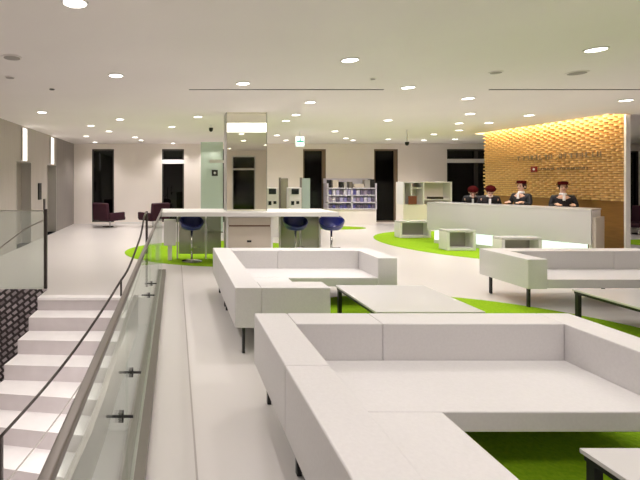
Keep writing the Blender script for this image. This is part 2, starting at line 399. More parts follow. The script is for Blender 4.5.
bm = bmesh.new(); tube(bm, [p - off - Vector((-0.02, 0, 0.36)) for p in smooth_pts(D_[3:])], 0.006); obj('lower_rail', bm, 'grey', hr, smooth=True)
bm = bmesh.new(); box(bm, -0.017, 0.017, -0.017, 0.017, 0.0, 1.12); obj('post', bm, 'rail_dark', hr)
bm = bmesh.new(); box(bm, -0.88, -0.845, -3.30, -3.265, -1.85, -0.29); obj('post', bm, 'rail_dark', hr)
bm = bmesh.new(); box(bm, -0.175, -0.155, -1.76, -1.74, 0.33, 0.49); obj('bracket', bm, 'rail_dark', hr)
# left rail of the stairs + glass screen at the head of the stairwell
gs = thing('glass_screen', 'glass balustrade screen with dark end post at the head of the stairs, left edge', 'balustrade', (-1.89, 6.37, 0))
obj('glass_pane', bx(XL + 1.89 + 0.01, -0.03, -0.008, 0.008, 0.0, 1.13), 'glass_left', gs)
obj('top_edge', bx(XL + 1.89 + 0.01, -0.03, -0.010, 0.010, 1.13, 1.145), 'steel_light', gs)
obj('post', bx(-0.022, 0.022, -0.02, 0.02, 0, 1.16), 'rail_dark', gs)
lr = thing('stair_handrail', 'thin steel handrail sloping down at the left beside the glass screen', 'handrail', (-1.95, 6.3, 0))
bm = bmesh.new(); tube(bm, [(0.03, 0.05, 1.0), (-0.15, -0.2, 0.90), (-0.32, -0.55, 0.72), (-0.46, -0.95, 0.52), (-0.55, -1.5, 0.24)], 0.009); obj('rail', bm, 'steel', lr, smooth=True)

el = thing('stairwell_fill_light', 'added unseen fill light strip under the floor edge beside the stairs', 'light', (-0.33, 2.6, -0.45))  # unseen strip added to brighten the stairs and lower floor
obj('fixture', bx(0.0, 0.035, -3.2, 3.2, -0.03, 0.03), 'slot_glow', el)
l = bpy.data.lights.new('strip_fill_lamp', 'AREA'); l.shape = 'RECTANGLE'; l.size = 0.05; l.size_y = 6.2; l.energy = 42; l.color = WARM
o = bpy.data.objects.new('strip_fill_lamp', l); C.objects.link(o); o.parent = el; o.location = (-0.015, 0, 0); o.rotation_euler = (0, math.radians(50), 0)

# ================================================================ FLOOR-EDGE GLASS BALUSTRADE
ba = thing('glass_balustrade', 'long clear glass balustrade with flat steel handrail beside the stairwell', 'balustrade', (-0.222, 3.0, 0))
joints = [-1.76, 0.12, 2.0, 3.88, 5.76, 7.4]
for a, b in zip(joints, joints[1:]):
    obj('glass_panel', bx(-0.007, 0.007, a - 3 + 0.008, b - 3 - 0.008, 0.06, 1.075), 'glass', ba)
obj('handrail', bx(-0.009, 0.015, joints[0] - 3, 4.4, 1.076, 1.10), 'steel', ba, bevel=0.004, seg=2)
bm = bmesh.new(); box(bm, -0.066, -0.010, joints[0] - 3, 4.4, 0.0, 0.07); box(bm, 0.010, 0.066, joints[0] - 3, 4.4, 0.0, 0.07); box(bm, -0.010, 0.010, joints[0] - 3, 4.4, 0, 0.055)
obj('base_channel', bm, 'steel', ba)
obj('channel_joint_line', bx(-0.009, 0.009, joints[0] - 3, 4.4, 0.0555, 0.0595), 'steel_light', ba)
for j in joints[1:-2]:
    for dy in (-0.20, 0.21):
        bm = bmesh.new(); y = j + dy - 3
        cyl(bm, (-0.06, y, 0.62), (0.05, y, 0.62), 0.006, n=10); box(bm, -0.010, 0.010, y - 0.012, y + 0.012, 0.60, 0.64)
        obj('glass_clamp', bm, 'black', ba)

# ================================================================ MIRROR COLUMN, BAR TABLE
col = thing('mirror_column', 'square champagne mirror column with a glowing band near its top', 'column', (1.35, 8.6, 0.004))
obj('mirror_cladding', bx(-0.372, 0.372, -0.39, 0.05, 0, 2.477), 'mirror', col)
obj('light_band', bx(-0.368, 0.368, -0.388, 0.045, 2.478, 2.65), 'band_glow', col)
obj('top_cladding', bx(-0.372, 0.372, -0.39, 0.05, 2.651, ZF - 0.005), 'mirror', col)
bm = bmesh.new(); 
for a, b in ((-0.382, -0.3725), (0.3725, 0.382)): box(bm, a, b, -0.40, 0.05, 0, ZF - 0.005)
obj('edge_trim', bm, 'steel_light', col)

bt = thing('bar_table', 'long white high table wrapped round the mirror column', 'table', (1.38, 8.5, 0))
bm = bmesh.new(); X0, X1 = -1.62, 1.57; y0, y1 = -0.66, 0.32; hxa, hxb, hya, hyb = -0.425, 0.365, -0.32, 0.16
box(bm, X0, hxa, y0, y1, 0.925, 1.0); box(bm, hxb, X1, y0, y1, 0.925, 1.0); box(bm, hxa, hxb, y0, hya, 0.925, 1.0); box(bm, hxa, hxb, hyb, y1, 0.925, 1.0)
obj('tabletop', bm, 'white', bt)
for lx in (-1.33, -0.76, 0.72, 1.13, 1.52):
    bm = bmesh.new(); box(bm, lx - 0.016, lx + 0.016, 0.22, 0.26, 0.004, 0.925); obj('leg', bm, 'white', bt)
for a, b in ((-1.30, -0.78), (0.74, 1.50)):
    obj('modesty_panel', bx(a, b, 0.235, 0.248, 0.10, 0.92), 'glass_smoke', bt)
obj('modesty_panel', bx(-0.74, -0.46, 0.235, 0.248, 0.10, 0.92), 'glass_smoke', bt)
bm = bmesh.new(); box(bm, -1.60, -1.36, 0.0, 0.2, 0.30, 0.80); obj('pedestal', bm, 'white', bt, bevel=0.01)
bm = bmesh.new(); box(bm, -1.52, -1.44, 0.05, 0.15, 0.009, 0.30); obj('pedestal_foot', bm, 'white', bt)
cb_ = thing('base_cabinet', 'beige cabinet with pull-down door under the high table at the column', 'cabinet', (1.37, 8.09, 0))
obj('body', bx(-0.43, 0.43, -0.07, 0.095, 0.05, 0.915), 'white', cb_)
obj('plinth', bx(-0.41, 0.41, -0.05, 0.09, 0.009, 0.05), 'black', cb_)
dd = obj('door', bx(-0.39, 0.39, -0.085, -0.071, 0.13, 0.72), 'cabinet', cb_)
obj('handle', bx(-0.05, 0.03, -0.105, -0.086, 0.44, 0.475), 'black', dd)
obj('drawer', bx(-0.39, 0.39, -0.085, -0.071, 0.76, 0.89), 'cabinet', cb_)
obj('shadow_gap', bx(-0.38, 0.38, -0.078, -0.071, 0.725, 0.755), mat('gap_brown', (0.2, 0.12, 0.08), 0.6), cb_)

def make_stool(x, y, label, rz):
    t = thing('bar_stool', label, 'stool', (x, y, 0.004), rz, 'blue bar stools at the high table')
    bm = bmesh.new(); lathe(bm, [(0.20, 0), (0.20, 0.012), (0.03, 0.03), (0.024, 0.045)]); obj('base', bm, 'chrome', t, smooth=False)
    bm = bmesh.new(); cyl(bm, (0, 0, 0.045), (0, 0, 0.60), 0.02); obj('stem', bm, 'chrome', t, smooth=True)
    bm = bmesh.new(); tube(bm, [(0.02, 0, 0.27), (0.14, -0.10, 0.27), (0.17, 0, 0.27), (0.14, 0.10, 0.27), (0.02, 0, 0.271)], 0.008); obj('footrest', bm, 'chrome', t)
    # scooped shell seat: open towards -y (front), high round the back
    bm = bmesh.new(); n = 36; prof = [(0.0, 0.0), (0.06, 0.002), (0.12, 0.012), (0.17, 0.035), (0.205, 0.08), (0.225, 0.14), (0.235, 0.21), (0.238, 0.27)]
    def ring(inset, dz):
        out = []
        for r, z in prof[1:]:
            row = []
            for k in range(n):
                a = 2 * PI * k / n; back = 0.5 + 0.5 * math.sin(a)      # 1 at +y
                lim = 0.075 + 0.20 * back ** 0.8
                zz = min(z, lim)
                rr = r - inset
                if z > lim: rr = r - inset - (z - lim) * 0.02
                row.append(bm.verts.new((max(rr, 0.01) * 1.02 * math.cos(a), max(rr, 0.01) * math.sin(a), 0.60 + zz + dz)))
            out.append(row)
        return out
    A = ring(0, 0); B = ring(0.018, 0.018)
    for S_ in (A, B):
        for a, b in zip(S_, S_[1:]):
            for k in range(n): bm.faces.new((a[k], a[(k + 1) % n], b[(k + 1) % n], b[k]))
        bm.faces.new(S_[0])
    for k in range(n): bm.faces.new((A[-1][k], A[-1][(k + 1) % n], B[-1][(k + 1) % n], B[-1][k]))
    obj('seat_shell', bm, 'blue', t, smooth=True)
    return t
s0 = make_stool(0.325, 8.44, 'blue shell bar stool at the left end of the high table, left of the column', 0.2)
dup(s0, (2.33, 8.44, 0.004), -0.1, 'blue shell bar stool under the high table, just right of the column cabinet')
dup(s0, (3.02, 8.42, 0.004), -0.4, 'blue shell bar stool at the right end of the high table')

# ================================================================ KIOSKS, PARTITIONS BEHIND THE TABLE
def kiosk(x, label):
    t = thing('ticket_kiosk', label, 'kiosk', (x, 12.2, 0), 0, 'white kiosks beyond the high table')
    obj('body', bx(-0.17, 0.17, -0.15, 0.15, 0.0, 1.36), 'white', t, bevel=0.01)
    obj('screen', bx(-0.11, 0.09, -0.165, -0.151, 1.18, 1.33), 'screen', t)
    obj('card_slot', bx(0.02, 0.10, -0.165, -0.151, 0.91, 0.99), 'black', t); obj('keypad', bx(-0.12, -0.04, -0.165, -0.151, 0.88, 0.99), 'screen', t)
    obj('lower_slot', bx(-0.10, -0.03, -0.165, -0.151, 0.66, 0.72), 'black', t)
    return t
kiosk(at(271.5, 12.2), 'white kiosk with dark screen just right of the mirror column')
kiosk(at(294, 12.2), 'white kiosk with dark screen between the two glass partitions')
for i, (pa, pb, d, lab) in enumerate(((279, 288, 12.6, 'dark green glass partition between the two white kiosks'), (300, 310, 12.6, 'grey green glass partition right of the right hand kiosk'))):
    x0, x1 = at(pa, d), at(pb, d); t = thing('glass_partition', lab, 'partition', ((x0 + x1) / 2, d, 0), 0, 'low glass partitions by the kiosks')
    hw = (x1 - x0) / 2
    obj('glass_pane', bx(-hw + 0.05, hw, -0.01, 0.01, 0.02, 1.62), 'glass_smoke' if i == 0 else 'glass_green', t)
    obj('post', bx(-hw, -hw + 0.05, -0.03, 0.03, 0, 1.64), 'steel', t)
t = thing('glass_partition', 'tall frosted green glass partition with small sign, left of the mirror column', 'partition', (1.13, 13, 0))
obj('glass_pane', bx(-0.36, 0.30, -0.012, 0.012, 0.02, 2.70), 'glass_green', t); obj('floor_rail', bx(-0.36, 0.30, -0.03, 0.03, 0, 0.02), 'steel', t)
obj('head_rail', bx(-0.10, 0.42, -0.04, 0.04, 2.08, 2.16), 'white', t)
t = thing('wall_sign', 'small dark square sign with white centre on the green glass partition', 'sign', (at(214.8, 12.96), 12.975, 1.78))
obj('plate', bx(-0.09, 0.09, -0.012, 0.0, -0.09, 0.09), 'black', t); bm = bmesh.new(); cyl(bm, (0, -0.016, 0), (0, -0.0125, 0), 0.035); obj('symbol', bm, 'white', t)

# ================================================================ LEAFLET RACK
rk = thing('leaflet_rack', 'wall rack of lilac leaflets in two columns on the back wall', 'rack', (at(350.5, 15.3), 15.3, 0))
hw = 0.86
bm = bmesh.new(); zs = [0.58, 0.80, 1.05, 1.30]
for z in zs: box(bm, -hw, hw, -0.14, 0.28, z - 0.035, z)
for x in (-hw, -0.02, hw - 0.04): box(bm, x, x + 0.04, -0.14, 0.28, 0.58, 1.30 if x > -0.5 and x < 0.5 else 1.45)
box(bm, -hw, hw, 0.25, 0.28, 0.58, 1.62)
obj('shelving', bm, 'shelf_lilac', rk)
obj('base', bx(-hw, hw, -0.10, 0.28, 0, 0.54), 'wall', rk)
leafm = [mat('leaflet_%d' % i, c, 0.6) for i, c in enumerate([(0.10, 0.09, 0.28), (0.22, 0.20, 0.42), (0.40, 0.37, 0.56), (0.12, 0.10, 0.16), (0.30, 0.24, 0.34), (0.60, 0.57, 0.66)])]
rows = ['bottom', 'middle', 'upper']; ords = ['first', 'second', 'third', 'fourth', 'fifth', 'sixth']
for r in range(3):
    for c in range(2):
        for i in range(6):
            x = rk.location.x + (-hw + 0.05 if c == 0 else 0.03) + 0.012 + i * 0.131; h = (0.13, 0.17, 0.18)[r] + random.uniform(-0.01, 0.01)
            o = obj('leaflet', bx(0, 0.105, 0, 0.02, 0, h), leafm[random.randrange(6)] if r else leafm[random.choice((0, 3, 3, 4))])
            o.location = (x, 15.20 + random.uniform(0, 0.02), zs[r])
            tag(o, '%s leaflet from the left in the %s row of the rack, %s column' % (ords[i], rows[r], ('left', 'right')[c]), 'leaflet', 'leaflets in the wall rack')
tops = [(-0.80, 0.10, 0.27, 'black', 'black folder at the left end on top of the leaflet rack'), (-0.66, 0.20, 0.26, 'cabinet', 'beige box file beside the black folder on the leaflet rack'),
        (-0.42, 0.10, 0.20, 'black', 'black booklet holder on top of the leaflet rack, left of centre'), (-0.26, 0.10, 0.19, 'grey', 'grey booklet holder next to the black one on the rack top'),
        (-0.10, 0.13, 0.20, 'steel', 'dark grey stand at the middle of the rack top'), (0.09, 0.34, 0.13, 'cabinet', 'low beige leaflet box right of centre on the rack top'),
        (0.46, 0.18, 0.27, 'grey', 'grey box file near the right end of the rack top'), (0.65, 0.16, 0.29, 'black', 'dark box file at the right end of the rack top')]
for x, wd, h, m_, lab in tops:
    o = obj('file_box', bx(0, wd, 0, 0.2, 0, h), m_); o.location = (rk.location.x + x, 15.2, 1.30); tag(o, lab, 'file box', 'files on top of the leaflet rack')

# ================================================================ DISPLAY STAND left of reception
ds = thing('display_stand', 'white display stand with shelves left of the reception counter', 'display stand', (at(424, 13.8), 13.8, 0))
obj('lower_body', bx(-0.76, 0.76, -0.2, 0.25, 0, 0.80), 'wall', ds)
obj('back_panel', bx(-0.76, 0.76, 0.2, 0.25, 0.80, 1.50), 'wall', ds)
bm = bmesh.new()
for x in (-0.76, -0.52, -0.14, 0.72): box(bm, x, x + 0.04, -0.2, 0.2, 0.80, 1.48)
obj('frame', bm, 'white', ds)
bm = bmesh.new(); box(bm, -0.48, -0.14, -0.15, 0.2, 1.30, 1.33); box(bm, -0.10, 0.72, -0.15, 0.2, 0.94, 0.97); box(bm, -0.76, 0.76, -0.2, 0.2, 1.48, 1.51)
obj('shelf', bm, 'white', ds)
o = obj('poster', bx(-0.13, 0.13, -0.01, 0, 0, 0.26), 'poster'); o.location = (at(413, 13.55), 13.585, 0.81); tag(o, 'small brown poster card on the white display stand', 'poster')
o = obj('tray', bx(-0.2, 0.2, -0.1, 0.1, 0, 0.07), 'rail_dark'); o.location = (at(436, 13.7), 13.75, 0.97); tag(o, 'dark flat tray on the shelf of the white display stand', 'tray')

# ================================================================ RECEPTION
CA = Vector((6.3, 10.9, 0)); CB = Vector((8.06, 8.2, 0)); u = (CB - CA).normalized(); ang = math.atan2(u.y, u.x); Lc = (CB - CA).length - 0.17
rc = thing('reception_counter', 'long white reception counter with a glowing lit base', 'counter', tuple(CA), ang)
# local: x along the counter, +y behind (away from camera)
obj('top', bx(0, Lc, 0, 0.62, 0.99, 1.02), 'table_white', rc)
obj('front_panel', bx(0.0, Lc - 0.005, 0.005, 0.05, 0.34, 0.99), 'table_white', rc)
obj('end_panel', bx(0.0, 0.04, 0.05, 0.60, 0.34, 0.99), 'white', rc); obj('end_panel', bx(Lc - 0.05, Lc - 0.005, 0.05, 0.60, 0.0, 0.99), 'white', rc)
obj('lit_base', bx(0.10, Lc - 0.10, 0.16, 0.20, 0.09, 0.34), 'cool_glow', rc)
obj('plinth', bx(0.10, Lc - 0.10, 0.14, 0.56, 0.004, 0.09), 'white', rc)
obj('desk_shelf', bx(0.1, Lc - 0.1, 0.40, 0.61, 0.72, 0.75), 'white', rc)
obj('side_panel', bx(Lc + 0.0, Lc + 0.05, 0.05, 0.60, 0, 0.86), 'cabinet', rc)

def open_bench(px0, px1, d, zt, lab, dep=0.3):
    x0, x1 = at(px0, d), at(px1, d); t = thing('cube_bench', lab, 'bench', ((x0 + x1) / 2, d + dep / 2, 0), 0, 'white box benches along the reception counter')
    hw = (x1 - x0) / 2; b = 0.009
    obj('top', bx(-hw, hw, -dep / 2, dep / 2, zt - 0.05, zt), 'table_white', t, bevel=0.004, seg=2)
    for s in (-1, 1):
        xa, xb = sorted((s * hw, s * (hw - 0.06))); obj('side', bx(xa, xb, -dep / 2, dep / 2, b, zt - 0.05), 'white', t)
    obj('base', bx(-hw + 0.06, hw - 0.06, -dep / 2, dep / 2, b, b + 0.05), 'white', t)
    obj('back', bx(-hw + 0.06, hw - 0.06, dep / 2 - 0.03, dep / 2, b + 0.05, zt - 0.05), 'grey', t)
open_bench(447, 476, 9.72, 0.46, 'open white box bench in front of the middle of the reception counter')
open_bench(502, 542, 8.66, 0.44, 'white box bench before the right part of the reception counter, half hidden by the sofa', 0.26)
open_bench(400, 431, 11.8, 0.46, 'white box bench beyond the left end of the reception counter')

# feature wall
WA = Vector((8.69, 12.2, 0)); WB = Vector((8.85, 8.5, 0)); uw = (WB - WA).normalized(); aw = math.atan2(uw.y, uw.x); Lw = (WB - WA).length
fw = thing('feature_wall', 'tall wavy honey coloured wooden slat wall behind the reception staff', 'feature wall', tuple(WA), aw)
ZT = 3.12; ZS = 1.16
obj('core', bx(0, Lw, 0.0, 0.02, 0, ZT), 'brown_wood', fw)
obj('base_panel', bx(0.0, Lw - 0.03, -0.03, -0.001, 0, ZS), 'brown_wood', fw)
bm = bmesh.new(); rh = 0.050; nr = int((ZT - ZS) / rh); nu = 260; per = 0.20
for r in range(nr):
    z0 = ZS + r * rh; ph = (r % 2) * PI + r * 0.15
    rowv = []
    for k in range(nu + 1):
        xx = (Lw - 0.03) * k / nu; dpt = 0.036 + 0.030 * math.sin(2 * PI * xx / per + ph)
        rowv.append([bm.verts.new((xx, -0.002, z0)), bm.verts.new((xx, -dpt, z0)), bm.verts.new((xx, -dpt, z0 + rh * 0.84)), bm.verts.new((xx, -0.002, z0 + rh * 0.84))])
    for a, b in zip(rowv, rowv[1:]):
        for i in range(3): bm.faces.new((a[i], b[i], b[i + 1], a[i + 1]))
obj('wavy_slats', bm, 'slat_wood', fw)
obj('end_trim', bx(Lw - 0.028, Lw + 0.01, -0.07, 0.022, 0, ZF - 0.002), 'white', fw)
# lettering: two lines of small raised characters (not readable in the photo), and the emblem
def lx(px):      # distance along the wall for a photo column
    k = (px - PX) / F; return (k * WA.y - WA.x) / (uw.x - k * uw.y)
def strokes(bm, x0, x1, zc, h, step, th):
    x = x0; rr = random.Random(3)
    while x < x1 - step * 0.6:
        if rr.random() < 0.12: x += step; continue
        a, b = x, x + step * 0.72
        for _ in range(rr.choice((1, 2))):
            xx = rr.uniform(a, b - th); box(bm, xx, xx + th, -0.080, -0.064, zc - h / 2, zc + h / 2)
        for zz in rr.sample((-0.45, -0.15, 0.15, 0.42), 2): box(bm, a, b, -0.0795, -0.0645, zc + zz * h - th / 2, zc + zz * h + th / 2)
        x += step
ws = thing('wall_lettering', 'raised dark lettering in two lines with red emblem on the wooden wall', 'lettering', tuple(WA), aw)
bm = bmesh.new(); strokes(bm, lx(520), lx(606), 2.12, 0.11, 0.125, 0.012); obj('upper_line', bm, 'letter', ws)
bm = bmesh.new(); strokes(bm, lx(541), lx(592), 1.84, 0.045, 0.055, 0.008); obj('lower_line', bm, 'letter', ws)
xe = lx(537); bm = bmesh.new(); box(bm, xe - 0.085, xe + 0.085, -0.080, -0.066, 1.77, 1.90); e = obj('emblem', bm, 'red', ws)
bm = bmesh.new(); cyl(bm, (xe, -0.085, 1.835), (xe, -0.0805, 1.835), 0.028); obj('emblem_dot', bm, 'white', e)
# cove lamp above the wall, inside the ceiling slot
cv = thing('cove_light', 'warm light strip hidden in the ceiling slot above the wooden wall', 'light', (8.50, 10.35, 3.10))
l = bpy.data.lights.new('cove_lamp', 'AREA'); l.shape = 'RECTANGLE'; l.size = 0.06; l.size_y = 3.6; l.energy = 58; l.color = (1.0, 0.86, 0.62)
o = bpy.data.objects.new('cove_lamp', l); C.objects.link(o); o.parent = cv; o.rotation_euler = (0, -0.30, 0)
obj('fixture', bx(-0.05, 0.05, -1.8, 1.8, 0.012, 0.05), 'white', cv)

# ================================================================ LOUNGE CHAIRS
def lounge(x, y, rz, label):
    t = thing('lounge_chair', label, 'chair', (x, y, 0), rz, 'dark maroon swivel lounge chairs')
    bm = bmesh.new(); lathe(bm, [(0.26, 0), (0.26, 0.012), (0.03, 0.03), (0.025, 0.22)]); obj('base', bm, 'chrome', t)
    bm = bmesh.new(); box(bm, -0.34, 0.42, -0.33, 0.33, 0.22, 0.34); obj('seat', bm, 'maroon', t, bevel=0.04)
    bm = bmesh.new(); vs = box(bm, -0.44, -0.30, -0.35, 0.35, 0.25, 0.82); bmesh.ops.rotate(bm, verts=vs, cent=(-0.36, 0, 0.25), matrix=Matrix.Rotation(-0.12, 3, 'Y')); obj('backrest', bm, 'maroon', t, bevel=0.04)
    for s in (-1, 1):
        a, b = sorted((s * 0.33, s * 0.42)); obj('armrest', bx(-0.38, 0.30, a, b, 0.28, 0.50), 'maroon', t, bevel=0.03)
    return t
c0 = lounge(at(110, 14.6), 14.6, 0.9, 'dark maroon lounge chair in front of the leftmost tall window')
dup(c0, (at(153, 14.6), 14.6, 0), PI - 0.9, 'dark maroon lounge chair facing left, near the left end of the bar table')
dup(c0, (at(639, 12.6), 12.6, 0), PI + 0.3, 'dark maroon lounge chair at the right edge, past the wooden wall')
dup(c0, (at(640, 11.4) , 13.9, 0), 0.3, 'dark maroon lounge chair furthest back in the room behind the wooden wall')

# ================================================================ LEFT WALL BITS
for i, (a, b) in enumerate(lo):
    yc = (a + b) / 2; z0, z1 = 2.04, ZF - 0.05
    t = thing('wall_light', 'vertical glowing light slot above the %s lift door on the left wall' % ('nearer', 'farther')[i], 'light', (XL, yc, z0), 0, 'light slots above the lift doors')
    obj('diffuser', bx(0.001, 0.02, -0.16, 0.16, 0.0, z1 - z0), 'slot_glow', t)
    obj('side_fin', bx(0.001, 0.03, -0.22, -0.161, 0.0, z1 - z0), 'taupe', t); obj('side_fin', bx(0.001, 0.03, 0.161, 0.22, 0.0, z1 - z0), 'taupe', t)
t = thing('call_panel', 'black lift call panel between the two lift doors', 'panel', (XL, 11.62, 1.25)); obj('plate', bx(0.001, 0.03, -0.12, 0.12, -0.2, 0.24), 'black', t); obj('button', bx(0.0305, 0.04, -0.03, 0.03, 0.0, 0.06), 'chrome', t)
t = thing('notice_plate', 'small dark plate low on the wall right of the lift call panel', 'sign', (XL, 12.05, 0.85)); obj('plate', bx(0.001, 0.02, -0.07, 0.07, -0.2, 0.2), 'rail_dark', t)

# ================================================================ CEILING FITTINGS
def slot(px0, px1, y, lab):
    x0, x1 = at(px0, y), px1 if px1 < 20 else at(px1, y)
    o = obj('air_slot', bx(x0, x1, -0.0, 0.028, -0.006, 0), 'rail_dark'); o.location = (0, y, ZN - 0.0005); tag(o, lab, 'ceiling vent', 'linear air slots in the near ceiling')
slot(189, 384, 6.02, 'long dark linear air slot across the middle of the ceiling')
slot(490, 7.2, 6.02, 'long dark linear air slot in the ceiling at the right edge')
def ceil_z(d): return ZN if d < STEP else ZF
def dist(py):
    d = (ZN - EYE) * F / (PY - py)
    return d if d < STEP else (ZF - EYE) * F / (PY - py)
LAMPS = [  # px, py, label
 (75, 2, 'brightest round downlight, cut by the top edge at the left'), (116, 75, 'round downlight in the left ceiling, above the glass balustrade'),
 (243, 83, 'round downlight just above the left part of the long air slot'), (350, 59.5, 'round downlight alone in the middle of the ceiling'),
 (408, 87, 'round downlight right of the end of the long air slot'), (596, 49, 'round downlight in the upper right ceiling'),
 (310, 102, 'round downlight below the middle of the long air slot'), (468, 98, 'round downlight in the near ceiling, left of the right air slot'),
 (42, 112, 'round downlight near the top of the left taupe wall'), (626, 100, 'round downlight at the right edge above the wooden wall'),
 (120, 119, 'round downlight beyond the ceiling step, left side'), (198, 116.5, 'round downlight left of the mirror column'),
 (296, 114.5, 'round downlight right of the mirror column at the ceiling step'), (286, 120.5, 'round downlight close to the right side of the mirror column'),
 (388, 120, 'round downlight in the far ceiling, right of centre'), (470, 113.5, 'round downlight just beyond the ceiling step, left of the wooden wall'),
 (529, 115, 'round downlight above the wooden wall, its left half'), (459, 123, 'round downlight above the display stand side of reception'),
 (489, 122.5, 'round downlight near the left top corner of the wooden wall'), (172, 126.5, 'round downlight above the second tall window'),
 (91, 125.5, 'round downlight in front of the leftmost tall window, nearest of its row'), (109, 131, 'round downlight in front of the leftmost window, second of its row'),
 (86, 136, 'small round downlight left of the leftmost window'), (135, 137, 'small round downlight between the two left windows'),
 (214, 143, 'small round downlight above the green glass partition'), (277, 135, 'small round downlight above the kiosks'),
 (335, 131, 'small round downlight above the leaflet rack, left'), (346, 138, 'small round downlight above the leaflet rack, right'),
 (455, 139, 'small round downlight above the dark window left of reception'), (434, 134, 'small round downlight above the display stand'),
 (388, 139, 'small round downlight above the narrow dark door window'), (173, 143, 'small round downlight at the head of the second window'),
 (459, 130, 'small round downlight between the display stand and the wooden wall'), (141, 140, 'small round downlight washing the wall between the two left windows'), (286, 140, 'small round downlight washing the wall behind the kiosks'),
 (353, 140, 'small round downlight washing the wall over the leaflet rack'), (424, 140, 'small round downlight washing the wall behind the display stand'),
 (95, 142, 'small round downlight at the head of the leftmost window')]
proto = None
lampd = bpy.data.lights.new('downlight_lamp', 'SPOT'); lampd.energy = SPOT_W; lampd.spot_size = math.radians(130); lampd.spot_blend = 0.9; lampd.shadow_soft_size = 0.07; lampd.color = WARM
def put_lamp(x, d, lab, group='round recessed downlights'):
    global proto
    if proto is None:
        t = thing('downlight', lab, 'light', (x, d, ceil_z(d)), 0, group)
        bm = bmesh.new(); n = 24
        rs = [(0.095, -0.0005), (0.095, -0.010), (0.080, -0.012), (0.080, -0.0005)]
        rings = [[bm.verts.new((r * math.cos(2 * PI * k / n), r * math.sin(2 * PI * k / n), z)) for k in range(n)] for r, z in rs]
        for i in range(4):
            a, b = rings[i], rings[(i + 1) % 4]
            for k in range(n): bm.faces.new((a[k], a[(k + 1) % n], b[(k + 1) % n], b[k]))
        obj('trim_ring', bm, 'white', t)
        bm = bmesh.new(); cyl(bm, (0, 0, -0.007), (0, 0, -0.001), 0.079, n=24); obj('diffuser', bm, 'lamp', t)
        lo_ = bpy.data.objects.new('lamp', lampd); C.objects.link(lo_); lo_.parent = t; lo_.location = (0, 0, -0.03)
        proto = t; return t
    return dup(proto, (x, d, ceil_z(d)), 0, lab, group)
for px, py, lab in LAMPS:
    d = dist(py); put_lamp(at(px, d), d, lab)
# downlight grid carried on unseen outside the frame, extras added to brighten the foreground
OUT = [(2.2, 2.4, 'above the nearest white corner sofa'), (4.8, 2.4, 'above the right arm of the nearest sofa'), (-1.9, 4.2, 'above the middle of the stairs'), (-1.9, 1.6, 'above the foot of the stairs'),
       (0.5, 0.9, 'above the glass balustrade, close to the camera'), (3.3, 0.6, 'above the open corner of the nearest sofa'), (2.2, -1.2, 'near the tall rear window'), (5.4, -0.8, 'above the floor behind the nearest sofa'), (-1.2, -1.2, 'above the stairwell behind the camera'),
       (7.4, 2.6, 'right of the nearest sofa'), (8.0, 5.4, 'above the right sofa'), (11.5, 5.5, 'right of the wooden wall, near'), (12.2, 9.2, 'behind the wooden wall, middle'), (11.6, 12.6, 'behind the wooden wall, far'), (15, 8, 'near the right hand wall')]
for x, d, lab in OUT: put_lamp(x, d, 'unseen round ceiling downlight overhead, ' + lab, 'downlights outside the picture')
# dark discs: speakers and sensors
for px, py, r, m_, lab in ((12, 57, 0.10, 'grey', 'grey round ceiling speaker at the upper left edge'), (10, 77, 0.06, 'grey', 'small grey ceiling disc below the left speaker'),
                       (52, 89, 0.035, 'rail_dark', 'small dark ceiling sensor near the left wall'), (373, 78.5, 0.035, 'grey', 'small grey ceiling sensor above the end of the air slot'),
                       (577, 72.5, 0.11, 'grey', 'grey round ceiling speaker above the right air slot'), (496, 72, 0.07, 'grey', 'small grey ceiling disc left of the right speaker')):
    d = dist(py); t = thing('ceiling_disc', lab, 'ceiling speaker', (at(px, d), d, ZN))
    bm = bmesh.new(); cyl(bm, (0, 0, -0.010), (0, 0, -0.0005), r, n=24); obj('rim', bm, 'ceiling' if m_ == 'grey' else m_, t)
    bm = bmesh.new(); cyl(bm, (0, 0, -0.014), (0, 0, -0.0105), r * 0.8, n=24); obj('grille', bm, m_, t)
for px, py0, py1, lab in ((407, 130, 144, 'slim pendant camera hanging from the ceiling left of reception'), (211, 126, 130, 'small black dome camera near the ceiling left of the mirror column')):
    d = 11.2 if px > 300 else 10.2
    t = thing('ceiling_camera', lab, 'camera', (at(px, d), d, ZF)); zb = EYE + (PY - py1) * d / F - ZF
    bm = bmesh.new(); cyl(bm, (0, 0, zb + 0.05), (0, 0, -0.0005), 0.018); obj('stem', bm, 'white', t)
    bm = bmesh.new(); lathe(bm, [(0.02, zb - 0.04), (0.045, zb - 0.01), (0.05, zb + 0.05)]); obj('dome', bm, 'black', t)
d = 11.5; t = thing('exit_sign', 'small lit green and white emergency exit sign hanging from the ceiling', 'sign', (at(300, d), d, ZF))
bm = bmesh.new(); cyl(bm, (0, 0, -0.14), (0, 0, -0.0005), 0.01); obj('rod', bm, 'white', t)
obj('box', bx(-0.11, 0.11, -0.02, 0.02, -0.40, -0.14), 'exit_white', t)
bm = bmesh.new(); box(bm, -0.10, 0.10, -0.024, -0.0205, -0.29, -0.25); box(bm, -0.015, 0.015, -0.024, -0.0205, -0.25, -0.17); cyl(bm, (-0.03, -0.024, -0.35), (-0.03, -0.0205, -0.35), 0.02); obj('pictogram', bm, 'exit_green', t)

